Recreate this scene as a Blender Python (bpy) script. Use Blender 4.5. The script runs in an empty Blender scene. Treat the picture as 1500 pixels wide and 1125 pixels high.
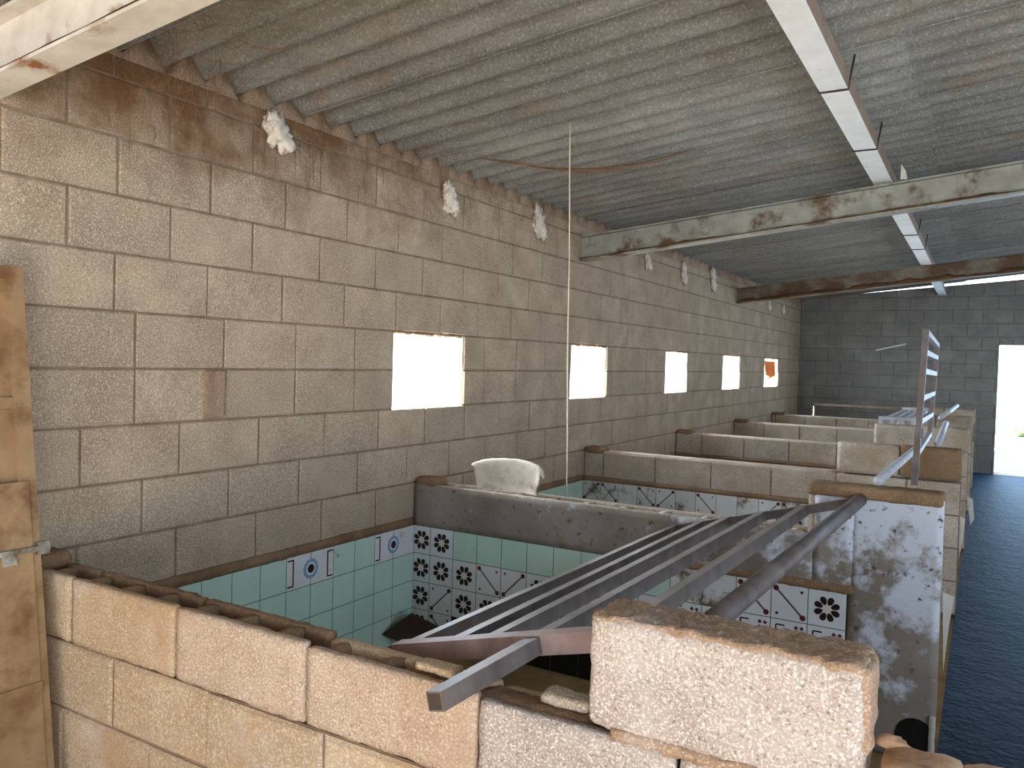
import bpy, math, random
from mathutils import Vector, Matrix, noise
S = bpy.context.scene
COL = S.collection
# ------------------------------------------------------------------ camera, sky, sun, daylight, exposure
CH = 1.467                                   # eye height of the photographer
yaw, pitch, roll, FPX = 0.532132, -0.029637, 0.027836, 1173.0
fw = Vector((-math.sin(yaw) * math.cos(pitch), math.cos(yaw) * math.cos(pitch), math.sin(pitch)))
r0 = Vector((math.cos(yaw), math.sin(yaw), 0)); u0 = r0.cross(fw)
rr = math.cos(roll) * r0 + math.sin(roll) * u0
uu = -math.sin(roll) * r0 + math.cos(roll) * u0
cd = bpy.data.cameras.new('camera'); cam = bpy.data.objects.new('camera', cd); COL.objects.link(cam)
cam.matrix_world = Matrix(((rr.x, uu.x, -fw.x, 2.60), (rr.y, uu.y, -fw.y, 0), (rr.z, uu.z, -fw.z, CH), (0, 0, 0, 1)))
cd.sensor_width = 36; cd.lens = FPX * 36 / 1500; cd.clip_start = .02; cd.clip_end = 300
S.camera = cam
w = bpy.data.worlds.new('sky'); S.world = w; w.use_nodes = True
nt = w.node_tree; nt.nodes.clear()
wo = nt.nodes.new('ShaderNodeOutputWorld'); wb = nt.nodes.new('ShaderNodeBackground')
wt = nt.nodes.new('ShaderNodeTexCoord'); wsx = nt.nodes.new('ShaderNodeSeparateXYZ'); wr = nt.nodes.new('ShaderNodeValToRGB')
nt.links.new(wt.outputs['Generated'], wsx.inputs[0]); nt.links.new(wsx.outputs['Z'], wr.inputs[0])
nt.links.new(wr.outputs[0], wb.inputs[0]); nt.links.new(wb.outputs[0], wo.inputs[0])
e = wr.color_ramp.elements
e[0].position = 0.0; e[0].color = (.80, .86, .95, 1); e[1].position = .6; e[1].color = (.38, .62, 1, 1)
wb.inputs[1].default_value = 4.0

def lamp(name, kind, loc, target, energy, color, size=None, sizey=None):
    l = bpy.data.lights.new(name, kind); l.energy = energy; l.color = color
    o = bpy.data.objects.new(name, l); COL.objects.link(o); o.location = loc
    o.rotation_euler = (Vector(target) - Vector(loc)).to_track_quat('-Z', 'Y').to_euler()
    if kind == 'AREA':
        l.shape = 'RECTANGLE'; l.size = size; l.size_y = sizey
    return o
sun = lamp('sun', 'SUN', (-5, -9, 6.5), (0, 0, 0), 48.0, (1, .93, .8)); sun.data.angle = .009
# daylight of the big openings (yard entrance behind, far door, wall openings), plus an added fill on the right
lamp('entrance_daylight', 'AREA', (.9, -2.7, .55), (.9, 3, 1.2), 30, (1, .74, .48), 2.0, .9)
lamp('yard_daylight', 'AREA', (4.0, -2.7, .8), (1.9, 3, 1.3), 60, (.80, .89, 1), 2.4, 1.4)
lamp('right_side_fill', 'AREA', (5.5, 8.0, 1.3), (0, 8.0, 1.3), 120, (.78, .87, 1), 9.0, 1.6)  # added fill for the far end; the right wall has no opening
lamp('far_door_daylight', 'AREA', (3.6, 13.9, 1.0), (3.4, 8, .6), 90, (.34, .64, 1), 1.5, 1.8)
WIN = [(3.22, 3.86), (5.26, 5.90), (7.28, 7.93), (9.21, 9.95), (11.25, 12.08)]
for a, b in WIN:
    lamp('window_daylight', 'AREA', (-.30, (a + b) / 2, 1.42), (2, (a + b) / 2, 1.38), 64, (.82, .90, 1), .60, .40)
S.view_settings.view_transform = 'Standard'; S.view_settings.look = 'None'
S.view_settings.gamma = 1; S.view_settings.use_curve_mapping = False; S.view_settings.exposure = 0.0

# ------------------------------------------------------------------ materials
def srgb(r, g, b):
    f = lambda c: (c / 255 / 12.92) if c <= 10 else ((c / 255 + .055) / 1.055) ** 2.4
    return (f(r), f(g), f(b), 1)
class NT:
    def __init__(s, name):
        s.m = bpy.data.materials.new(name); s.m.use_nodes = True; s.t = s.m.node_tree
        s.b = s.t.nodes['Principled BSDF']; s.x = s.n('ShaderNodeTexCoord').outputs['Object']
    def n(s, k, **kw):
        q = s.t.nodes.new(k)
        for a, v in kw.items(): setattr(q, a, v)
        return q
    def l(s, a, b): s.t.links.new(a, b)
    def noise(s, scale, detail=3, rough=.55, vec=None, stretch=None):
        q = s.n('ShaderNodeTexNoise'); q.inputs['Scale'].default_value = scale
        q.inputs['Detail'].default_value = detail; q.inputs['Roughness'].default_value = rough
        v = vec or s.x
        if stretch:
            mp = s.n('ShaderNodeMapping'); mp.inputs['Scale'].default_value = stretch; s.l(v, mp.inputs[0]); v = mp.outputs[0]
        s.l(v, q.inputs['Vector']); return q.outputs['Fac']
    def ramp(s, fac, p0, p1, c0=(0, 0, 0, 1), c1=(1, 1, 1, 1)):
        q = s.n('ShaderNodeValToRGB'); el = q.color_ramp.elements
        el[0].position = p0; el[1].position = p1; el[0].color = c0; el[1].color = c1
        s.l(fac, q.inputs[0]); return q.outputs[0]
    def mix(s, fac, a, b, blend='MIX'):
        q = s.n('ShaderNodeMix', data_type='RGBA', blend_type=blend)
        for sock, v in ((q.inputs[0], fac), (q.inputs[6], a), (q.inputs[7], b)):
            if isinstance(v, (tuple, list, float, int)): sock.default_value = v
            else: s.l(v, sock)
        return q.outputs[2]
    def math(s, op, a, b=0.):
        q = s.n('ShaderNodeMath', operation=op)
        for i, v in enumerate((a, b)):
            if isinstance(v, (float, int)): q.inputs[i].default_value = v
            else: s.l(v, q.inputs[i])
        return q.outputs[0]
    def bump(s, h, strength=.5, dist=.01):
        q = s.n('ShaderNodeBump'); q.inputs['Strength'].default_value = strength; q.inputs['Distance'].default_value = dist
        s.l(h, q.inputs['Height']); s.l(q.outputs[0], s.b.inputs['Normal'])
    def out(s, color, rough=.9, metal=0.):
        if isinstance(color, tuple): s.b.inputs['Base Color'].default_value = color
        else: s.l(color, s.b.inputs['Base Color'])
        s.b.inputs['Roughness'].default_value = rough; s.b.inputs['Metallic'].default_value = metal
        s.b.inputs['Specular IOR Level'].default_value = .25
        return s.m
    def attr(s, name):
        q = s.n('ShaderNodeAttribute', attribute_name=name); return q.outputs['Fac']
    def sep(s):
        q = s.n('ShaderNodeSeparateXYZ'); s.l(s.x, q.inputs[0]); return q.outputs

def block_mat(name, ca, cb, dirt=None, top_dirt=0., white=0., speck=1.):
    t = NT(name)
    c = t.mix(t.ramp(t.noise(4.5, 4), .35, .68), ca, cb)
    c = t.mix(t.math('MULTIPLY', t.attr('tint'), .55), c, tuple(v * .62 for v in cb[:3]) + (1,))
    g = t.noise(190, 2, .7)
    c = t.mix(t.math('MULTIPLY', t.ramp(g, .50, .68), .60 * speck), c, tuple(min(1, v * 2.0) for v in cb[:3]) + (1,))
    g2 = t.noise(120, 2, .7)
    c = t.mix(t.math('MULTIPLY', t.ramp(g2, .56, .70), .5 * speck), c, tuple(v * .35 for v in ca[:3]) + (1,))
    if white:
        m = t.math('MULTIPLY', t.ramp(t.noise(3.0, 6, .7), .55, .68), white)
        c = t.mix(m, c, srgb(200, 196, 188))
    if dirt:
        c = t.mix(t.math('MULTIPLY', t.ramp(t.noise(2.2, 5, .65), .48, .75), .75), c, dirt)
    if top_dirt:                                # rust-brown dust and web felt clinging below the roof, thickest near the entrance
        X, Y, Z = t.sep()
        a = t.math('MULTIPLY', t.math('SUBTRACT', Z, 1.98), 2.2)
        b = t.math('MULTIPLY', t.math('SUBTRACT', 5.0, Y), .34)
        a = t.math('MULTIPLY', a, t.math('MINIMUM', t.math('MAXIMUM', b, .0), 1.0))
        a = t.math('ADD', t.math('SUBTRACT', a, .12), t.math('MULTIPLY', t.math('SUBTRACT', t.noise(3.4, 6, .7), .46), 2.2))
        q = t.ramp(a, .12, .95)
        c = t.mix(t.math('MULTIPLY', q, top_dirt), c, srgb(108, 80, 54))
    t.bump(t.math('ADD', t.noise(150, 3, .7), t.math('MULTIPLY', t.noise(28, 3), .8)), .55, .006)
    return t.out(c, .95)
def flat_mat(name, ca, cb, scale=8, bump=.25, rough=.85, metal=0., dirt=None, dscale=4, dlo=.5, dhi=.7, stretch=None, bscale=80):
    t = NT(name)
    c = t.mix(t.ramp(t.noise(scale, 5, .6, stretch=stretch), .35, .66), ca, cb)
    if dirt: c = t.mix(t.ramp(t.noise(dscale, 6, .65, stretch=stretch), dlo, dhi), c, dirt)
    if bump: t.bump(t.noise(bscale, 3, .6), bump, .004)
    return t.out(c, rough, metal)

M = {}
M['wall'] = block_mat('concrete_block_wall', srgb(150, 132, 112), srgb(180, 162, 138), None, 1.0)
M['wallback'] = block_mat('concrete_block_back', srgb(112, 112, 108), srgb(140, 140, 134))
M['mortar'] = flat_mat('mortar', srgb(112, 94, 76), srgb(140, 120, 100), 9, .6)
M['reveal'] = flat_mat('sunlit_reveal', srgb(222, 214, 204), srgb(236, 230, 222), 9, .3)  # near-white colour stands in for sun glare on the jambs
M['pen'] = block_mat('pen_block', srgb(148, 134, 116), srgb(184, 172, 156), srgb(150, 122, 88), 0, .35)
M['penfront'] = block_mat('front_block', srgb(168, 142, 108), srgb(188, 168, 140), srgb(160, 120, 76), 0, .40, .9)
M['frontmid'] = block_mat('front_block_pinkish', srgb(166, 144, 120), srgb(188, 170, 150), srgb(156, 120, 88), 0, .4, 1.0)
M['endblock'] = block_mat('end_block', srgb(156, 144, 134), srgb(180, 168, 158), None, 0, .4, 1.3)
M['dust'] = block_mat('brown_dust', srgb(112, 88, 64), srgb(142, 116, 90), srgb(96, 72, 50), 0, 0, .6)
M['plaster'] = None
t = NT('limewashed_plaster')
c = t.mix(t.ramp(t.noise(3, 5), .35, .65), srgb(116, 106, 94), srgb(144, 135, 124))
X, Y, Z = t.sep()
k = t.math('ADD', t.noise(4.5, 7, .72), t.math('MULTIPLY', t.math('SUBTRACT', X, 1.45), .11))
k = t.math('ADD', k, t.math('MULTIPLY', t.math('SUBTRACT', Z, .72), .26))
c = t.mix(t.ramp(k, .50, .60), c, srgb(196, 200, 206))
c = t.mix(t.ramp(t.noise(26, 4, .7), .60, .68), c, srgb(92, 76, 66))
c = t.mix(t.ramp(t.noise(2.4, 6, .7), .58, .72), c, srgb(104, 80, 60))
t.bump(t.noise(40, 4), .5, .006); M['plaster'] = t.out(c, .9)
t = NT('fibre_cement')
c = t.mix(t.ramp(t.noise(9, 5, .65, stretch=(.35, 1, 1)), .34, .68), srgb(112, 112, 107), srgb(138, 138, 132))
c = t.mix(t.math('MULTIPLY', t.attr('tint'), .40), c, srgb(84, 84, 78))
c = t.mix(t.math('MULTIPLY', t.ramp(t.noise(95, 3, .75), .52, .68), .5), c, srgb(184, 184, 172))
c = t.mix(t.math('MULTIPLY', t.ramp(t.noise(70, 3, .75), .55, .70), .5), c, srgb(66, 66, 60))
c = t.mix(t.math('MULTIPLY', t.ramp(t.noise(2.6, 6, .68), .56, .74), .6), c, srgb(120, 92, 58))
t.bump(t.noise(120, 3), .3, .004); M['roof'] = t.out(c, .9)
M['steel'] = flat_mat('grey_beam_paint', srgb(136, 136, 124), srgb(160, 160, 148), 7, .15, .6, .0, srgb(98, 78, 56), 5, .52, .64)
M['steellit'] = flat_mat('lit_beam_paint', srgb(200, 194, 182), srgb(226, 222, 212), 7, .15, .6, .0, srgb(150, 104, 66), 5, .60, .70)  # same paint as the grey beam, lightened to imitate stronger light
M['steelbrown'] = flat_mat('dirty_beam_paint', srgb(110, 100, 84), srgb(136, 126, 110), 7, .15, .7, .0, srgb(92, 70, 48), 3, .44, .60)
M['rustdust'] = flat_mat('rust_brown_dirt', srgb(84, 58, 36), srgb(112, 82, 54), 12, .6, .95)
M['brownblock'] = block_mat('brown_stained_block', srgb(120, 94, 68), srgb(146, 118, 88), srgb(96, 74, 54), 0, 0, .7)
M['purlin'] = flat_mat('pale_steel_purlin', srgb(228, 230, 226), srgb(242, 243, 240), 7, .1, .55, 0, srgb(150, 132, 110), 9, .66, .74)
M['darksteel'] = flat_mat('dark_iron', srgb(48, 42, 38), srgb(70, 60, 52), 12, .2, .6)
M['gate'] = flat_mat('weathered_gate_steel', srgb(86, 78, 74), srgb(114, 106, 102), 10, .15, .5, .0, srgb(104, 84, 70), 6, .55, .7)
M['gatepink'] = flat_mat('primer_red_gate_steel', srgb(140, 116, 108), srgb(162, 138, 130), 10, .15, .55, .0, srgb(120, 92, 84), 9, .5, .7)
M['rail2'] = flat_mat('pale_rail_steel', srgb(158, 162, 168), srgb(190, 194, 198), 10, .15, .5)
M['brownsteel'] = flat_mat('brown_gate_steel', srgb(124, 106, 92), srgb(150, 132, 116), 10, .15, .5)
M['doorrust'] = flat_mat('rusty_door_sheet', srgb(132, 104, 72), srgb(158, 130, 94), 5, .25, .7, 0, srgb(108, 76, 48), 6, .5, .7)
M['green'] = flat_mat('green_tile', srgb(172, 200, 182), srgb(182, 208, 192), 3, 0, .22, 0, srgb(96, 88, 70), 9, .66, .74)
M['white'] = flat_mat('white_tile', srgb(196, 200, 198), srgb(212, 214, 212), 3, 0, .22, 0, srgb(128, 108, 82), 7, .62, .74)
M['dirtytile'] = flat_mat('stained_white_tile', srgb(186, 190, 186), srgb(206, 208, 204), 3, 0, .3, 0, srgb(112, 92, 68), 11, .48, .62)
M['black'] = flat_mat('black_tile', srgb(20, 20, 20), srgb(30, 28, 28), 3, 0, .25)
M['petal'] = flat_mat('dark_petal_glaze', srgb(38, 22, 22), srgb(52, 32, 30), 3, 0, .3)
M['stem'] = flat_mat('brown_stem_glaze', srgb(84, 62, 58), srgb(98, 76, 70), 3, 0, .3)
M['bud'] = flat_mat('maroon_bud_glaze', srgb(78, 36, 34), srgb(96, 48, 44), 3, 0, .3)
M['blue'] = flat_mat('blue_ring_glaze', srgb(110, 150, 176), srgb(124, 162, 188), 3, 0, .3)
M['yellow'] = flat_mat('cream_centre_glaze', srgb(206, 196, 168), srgb(214, 206, 184), 3, 0, .3)
M['grout'] = flat_mat('dark_grout', srgb(70, 68, 62), srgb(88, 84, 76), 20, .2)
M['foam'] = flat_mat('foam_filler', srgb(206, 196, 178), srgb(226, 218, 204), 20, .5, .9, 0, srgb(150, 108, 74), 9, .58, .7)
M['web'] = flat_mat('dusty_web', srgb(112, 84, 56), srgb(140, 108, 76), 20, .4, .95)
M['feeder'] = flat_mat('chalky_shell', srgb(176, 166, 146), srgb(214, 206, 190), 9, .4, .8, 0, srgb(112, 94, 70), 9, .50, .66)
M['bedmix'] = block_mat('crumbling_mortar', srgb(142, 118, 96), srgb(170, 146, 122), srgb(118, 90, 66), 0, .3, 1.0)
M['palemortar'] = flat_mat('pale_grey_mortar', srgb(158, 156, 142), srgb(178, 174, 160), 10, .5)
M['string'] = flat_mat('cord', srgb(206, 190, 166), srgb(216, 202, 180), 30, 0, .9)
M['mud'] = flat_mat('pen_mud', srgb(116, 92, 58), srgb(142, 116, 78), 6, .8, .9, bscale=20)
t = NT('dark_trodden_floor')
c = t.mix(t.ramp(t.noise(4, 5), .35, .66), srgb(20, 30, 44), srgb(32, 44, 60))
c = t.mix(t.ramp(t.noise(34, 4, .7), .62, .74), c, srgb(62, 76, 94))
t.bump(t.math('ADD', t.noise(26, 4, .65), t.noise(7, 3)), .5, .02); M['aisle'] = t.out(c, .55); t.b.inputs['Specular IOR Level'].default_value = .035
M['earth'] = flat_mat('pale_ochre_earth', srgb(168, 146, 116), srgb(186, 164, 134), 2, .5, .95)
M['yard'] = flat_mat('pale_yard_ground', srgb(214, 206, 190), srgb(232, 226, 214), 1.5, .3)
M['leaf'] = flat_mat('yard_scrub', srgb(120, 150, 110), srgb(150, 176, 140), 8, .3)
M['rag'] = flat_mat('orange_cloth', srgb(222, 112, 50), srgb(236, 140, 76), 12, .2, .9)
M['board'] = flat_mat('dark_brown_board', srgb(50, 36, 28), srgb(66, 48, 36), 9, .3, .8)
M['plank'] = flat_mat('pale_wood', srgb(188, 182, 172), srgb(212, 208, 198), 14, .2, .8)
M['sunstreak'] = flat_mat('sun_streak_white', srgb(206, 208, 206), srgb(224, 226, 224), 14, .1, .8)
M['adobe'] = flat_mat('earth_topped_ledge', srgb(176, 138, 104), srgb(204, 170, 138), 7, .9, .95, 0, srgb(132, 100, 72), 12, .5, .66, bscale=40)

# ------------------------------------------------------------------ mesh helper
class MB:
    def __init__(s): s.v = []; s.f = []; s.mi = []; s.tn = []; s.ms = []; s.sm = []
    def mat(s, m):
        m = M[m] if isinstance(m, str) else m
        if m not in s.ms: s.ms.append(m)
        return s.ms.index(m)
    def add(s, vs, fs, m, tint=0., smooth=False):
        k = len(s.v); s.v += [tuple(q) for q in vs]; i = s.mat(m)
        for q in fs: s.f.append([k + j for j in q]); s.mi.append(i); s.tn.append(tint); s.sm.append(smooth)
    def box(s, x0, x1, y0, y1, z0, z1, m, tint=0.):
        v = [(x, y, z) for z in (z0, z1) for y in (y0, y1) for x in (x0, x1)]
        s.add(v, [(0, 2, 3, 1), (4, 5, 7, 6), (0, 1, 5, 4), (2, 6, 7, 3), (0, 4, 6, 2), (1, 3, 7, 5)], m, tint)
    def rough(s, x0, x1, y0, y1, z0, z1, m, res=.03, amp=.006, rnd=.012, tint=0., seed=0., freq=22.):
        """box cut in a fine grid, its edges rounded and its skin worn by noise"""
        n = [max(1, int(round((b - a) / res))) for a, b in ((x0, x1), (y0, y1), (z0, z1))]
        lo = Vector((x0, y0, z0)); hi = Vector((x1, y1, z1)); idx = {}; vs = []; fs = []
        def vid(i, j, k):
            q = (i, j, k)
            if q not in idx:
                p = Vector((x0 + (x1 - x0) * i / n[0], y0 + (y1 - y0) * j / n[1], z0 + (z1 - z0) * k / n[2]))
                c = Vector([min(max(p[a], lo[a] + rnd), hi[a] - rnd) for a in range(3)])
                d = p - c
                if d.length > 1e-9: p = c + d.normalized() * min(rnd, d.length if sum(abs(w) > 1e-9 for w in d) == 1 else rnd)
                nv = noise.noise_vector(p * freq + Vector((seed, seed * .7, 3.1))) * .6 + noise.noise_vector(p * freq * 3.1) * .4
                idx[q] = len(vs); vs.append(p + nv * amp)
            return idx[q]
        for a in range(3):
            b, c = (a + 1) % 3, (a + 2) % 3
            for side in (0, n[a]):
                for i in range(n[b]):
                    for j in range(n[c]):
                        q = []
                        for di, dj in ((0, 0), (1, 0), (1, 1), (0, 1)):
                            t3 = [0, 0, 0]; t3[a] = side; t3[b] = i + di; t3[c] = j + dj; q.append(vid(*t3))
                        fs.append(q if side else q[::-1])
        s.add(vs, fs, m, tint, True)
    def tube(s, pts, r, m, n=8, square=False, smooth=True, up=Vector((0, 0, 1))):
        pts = [Vector(p) for p in pts]; vs = []; fs = []
        if square: n = 4; smooth = False
        for i, p in enumerate(pts):
            d = (pts[min(i + 1, len(pts) - 1)] - pts[max(i - 1, 0)]).normalized()
            a = d.cross(up)
            if a.length < 1e-4: a = d.cross(Vector((1, 0, 0)))
            a.normalize(); b = a.cross(d)
            rad = r[i] if isinstance(r, (list, tuple)) else r
            for k in range(n):
                th = 2 * math.pi * (k + (.5 if square else 0)) / n
                q = rad * (math.sqrt(2) if square else 1)
                vs.append(p + a * math.cos(th) * q + b * math.sin(th) * q)
        for i in range(len(pts) - 1):
            for k in range(n): fs.append((i * n + k, i * n + (k + 1) % n, (i + 1) * n + (k + 1) % n, (i + 1) * n + k))
        fs.append(tuple(range(n))[::-1]); fs.append(tuple(range((len(pts) - 1) * n, len(pts) * n)))
        s.add(vs, fs, m, 0, smooth)
    def blob(s, c, rad, m, amp=.3, freq=6., seg=14, ring=9, seed=0., flatx=False):
        c = Vector(c); vs = []; fs = []
        for i in range(ring + 1):
            th = math.pi * i / ring
            for j in range(seg):
                ph = 2 * math.pi * j / seg
                d = Vector((math.sin(th) * math.cos(ph), math.sin(th) * math.sin(ph), math.cos(th)))
                k = 1 + amp * noise.noise(d * freq * .4 + Vector((seed, seed, seed))) * 1.6
                vs.append(c + Vector((d.x * rad[0], d.y * rad[1], d.z * rad[2])) * k)
        for i in range(ring):
            for j in range(seg): fs.append((i * seg + j, (i + 1) * seg + j, (i + 1) * seg + (j + 1) % seg, i * seg + (j + 1) % seg))
        s.add(vs, fs, m, 0, True)
    def build(s, name, parent=None, loc=None):
        me = bpy.data.meshes.new(name)
        off = Vector(loc) if loc else Vector((0, 0, 0))
        me.from_pydata([tuple(Vector(q) - off) for q in s.v], [], s.f); me.update()
        for m in s.ms: me.materials.append(m)
        me.polygons.foreach_set('material_index', s.mi); me.polygons.foreach_set('use_smooth', s.sm)
        a = me.attributes.new('tint', 'FLOAT', 'FACE'); a.data.foreach_set('value', s.tn)
        o = bpy.data.objects.new(name, me); COL.objects.link(o); o.location = off
        if parent: o.parent = parent; o.matrix_parent_inverse = Matrix.Identity(4)
        if parent and parent.type == 'EMPTY' and loc is None: o.location = -parent.location
        return o
def tag(o, label, cat, group=None, kind=None):
    o['label'] = label; o['category'] = cat
    if group: o['group'] = group
    if kind: o['kind'] = kind
    return o
def struct(o): o['kind'] = 'structure'; return o
def empty(name, loc=(0, 0, 0)):
    o = bpy.data.objects.new(name, None); COL.objects.link(o); o.location = loc; o.empty_display_size = .1; return o

# ------------------------------------------------------------------ roof geometry shared by many
SL = .105                                    # roof pitch
PC = .172                                    # corrugation pitch
def roof0(y): return 2.505 + .006 * (y - 1.5)
def roofz(x, y): return roof0(y) + SL * x + .086 * (.25 * (1 - math.cos(2 * math.pi * y / PC)) + .5 * abs(math.sin(math.pi * y / PC))) 

# ------------------------------------------------------------------ block walls
rnd = random.Random(4)
def subtract(a, b, holes):
    segs = [(a, b)]
    for h0, h1 in holes:
        out = []
        for s0, s1 in segs:
            if h1 <= s0 or h0 >= s1: out.append((s0, s1))
            else:
                if h0 > s0: out.append((s0, h0))
                if h1 < s1: out.append((h1, s1))
        segs = out
    return [q for q in segs if q[1] - q[0] > .015]
def block_face(mb, to3, a0, a1, z0, z1, m, depth=.03, g=.004, ch=.005, jit=.002):
    """one block seen in a wall face; to3(along, out, z) gives the point"""
    a0 += g; a1 -= g; z0 += g; z1 -= g; o = rnd.uniform(-jit, jit); tn = rnd.random()
    j = lambda: rnd.uniform(-.0022, .0022)
    c = [(a0, z0), (a1, z0), (a1, z1), (a0, z1)]
    ci = [(a0 + ch, z0 + ch), (a1 - ch, z0 + ch), (a1 - ch, z1 - ch), (a0 + ch, z1 - ch)]
    vs = [to3(a + j(), -depth, z + j()) for a, z in c] + [to3(a, o - ch * .8, z) for a, z in c] + [to3(a + j(), o, z + j()) for a, z in ci]
    fs = [(8, 9, 10, 11)] + [(4 + i, 4 + (i + 1) % 4, 8 + (i + 1) % 4, 8 + i) for i in range(4)] + [(i, (i + 1) % 4, 4 + (i + 1) % 4, 4 + i) for i in range(4)]
    mb.add(vs, fs, m, tn)
def block_rows(mb, to3, A0, A1, rows, phases, L, m, holes=lambda z0, z1: [], **kw):
    for i, (z0, z1) in enumerate(rows):
        ph = phases[i % len(phases)]
        a = ph - math.ceil((ph - A0) / L) * L
        while a < A1:
            for s0, s1 in subtract(max(a, A0), min(a + L, A1), holes(z0, z1)): block_face(mb, to3, s0, s1, z0, z1, m, **kw)
            a += L

# floor
mb = MB()
mb.box(2.50, 5.6, .4, 13.62, -.06, 0, 'aisle'); mb.box(-.15, 2.5, 1.3, 13.62, -.09, -.03, 'mud'); mb.box(-.15, 5.6, -3.4, .4, -.09, .0, 'earth'); mb.box(-.15, 2.5, .4, 1.3, -.09, 0, 'earth')
struct(mb.build('floor'))
mb = MB(); mb.box(-9, 16, 13.78, 40, -.1, .02, 'yard'); struct(mb.build('ground_yard'))

# left wall with five openings
WZ0, WZ1 = 1.19, 1.60
mb = MB()
Y0, Y1 = -3.0, 13.62
mb.box(-.15, -.006, Y0, Y1, -.09, WZ0, 'mortar')
e0 = Y0
for a, b in WIN: mb.box(-.15, -.006, e0, a, WZ0, WZ1, 'mortar'); e0 = b
mb.box(-.15, -.006, e0, Y1, WZ0, WZ1, 'mortar')
mb.box(-.15, -.006, Y0, Y1, WZ1, 2.47, 'mortar')
for a, b in WIN:
    mb.box(-.152, -.012, b - .006, b + .004, WZ0, WZ1, 'reveal'); mb.box(-.152, -.012, a - .004, a + .006, WZ0, WZ1, 'reveal'); mb.box(-.152, -.012, a + .006, b - .006, WZ0 - .004, WZ0 + .006, 'reveal')
rows = [(.2 * i, .2 * i + .2) for i in range(12)] + [(2.4, 2.475)]
ph = [.1, .3, 1.76, 1.953, 1.81, 1.576, 1.774, 1.774 + .0, 1.692, 1.525, 1.70, 1.52, 1.68]
block_rows(mb, lambda a, o, z: (o, a, z), Y0, Y1, rows, ph, .385, 'wall', lambda z0, z1: WIN if z0 > 1.1 and z1 < 1.65 else [])
mb.rough(-.004, .010, 2.06, 2.165, 1.205, 1.395, 'bedmix', .012, .007, .006, seed=3., freq=40)
struct(mb.build('wall_left'))
# ragged mortar lips of the openings
mb = MB()
for a, b in WIN:
    for k in range(7):
        yy = a + (b - a) * (k + .5) / 7
        mb.blob((-.02, yy, WZ1 - .002), (.02, .05, .010 + .006 * rnd.random()), 'dust', .4, seed=k + a, seg=8, ring=5)
struct(mb.build('trim_1'))
# mortar packed between the wall top and the corrugated sheets
mb = MB()
N = 1400; vs = []; fs = []
for i in range(N + 1):
    y = 0 + 13.6 * i / N
    zt = roofz(-.04, y) - .006 - .05 * max(0, noise.noise(Vector((y * 7, 2, 1)))) - .022 * abs(noise.noise(Vector((y * 37, 5, 1))))
    xo = -.010 + .012 * noise.noise(Vector((y * 9, 1, 7)))
    vs += [(xo, y, 2.455), (xo - .004, y, zt), (-.12, y, zt - .003), (-.12, y, 2.455)]
for i in range(N):
    for k in range(3): fs.append((i * 4 + k, i * 4 + 4 + k, i * 4 + 5 + k, i * 4 + 1 + k))
mb.add(vs, fs, 'bedmix', 0, True); struct(mb.build('trim_2'))

# back wall: door opening at the right
DX0, DX1, DZ = 2.775, 4.4, 1.885
def back_top(x): return roof0(13.6) + SL * x - (.0 if x < .9 else .030 * (x - .9)) - .004
mb = MB()
def backbox(x0, x1, z0, top=None):
    v = [(x0, 13.626, z0), (x1, 13.626, z0), (x1, 13.626, top or back_top(x1)), (x0, 13.626, top or back_top(x0))]
    v += [(a, 13.76, c) for a, b, c in v]
    mb.add(v, [(0, 1, 2, 3), (7, 6, 5, 4), (0, 4, 5, 1), (1, 5, 6, 2), (2, 6, 7, 3), (3, 7, 4, 0)], 'mortar')
backbox(-.15, 0, -.09)
for i in range(10): backbox(DX0 * i / 10, DX0 * (i + 1) / 10, -.09)
for i in range(6): backbox(DX0 + (DX1 - DX0) * i / 6, DX0 + (DX1 - DX0) * (i + 1) / 6, DZ)
backbox(DX1, 5.6, -.09)
to3 = lambda a, o, z: (a, 13.62 - o, z)
for i in range(15):
    z0, z1 = .2 * i, .2 * i + .2
    a = -.385 + (.1925 if i % 2 else 0) + .05
    while a < 5.6:
        for s0, s1 in subtract(max(a, .0), min(a + .385, 5.6), [(DX0, DX1)] if z1 < DZ else []):
            zz = min(z1, back_top((s0 + s1) / 2) - .01)
            cuts = sorted({s0, s1} | {q for q in (DX0, DX1) if s0 < q < s1 and z0 < DZ < z1})
            for c0, c1 in zip(cuts, cuts[1:]):
                za = DZ if z0 < DZ < z1 and DX0 - .001 <= c0 < DX1 - .001 else z0
                if zz > za + .03: block_face(mb, to3, c0, c1, za, zz, 'wallback')
        a += .385
struct(mb.build('wall_back'))
# right wall and front wall stay behind the photographer; the yard entrance is left open
mb = MB(); mb.box(5.6, 5.75, 2.4, 13.76, -.09, 3.05, 'wallback'); struct(mb.build('wall_right'))
mb = MB(); mb.box(-.15, 5.6, -3.15, -3.0, 2.35, 2.9, 'wallback'); struct(mb.build('wall_front'))

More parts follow.
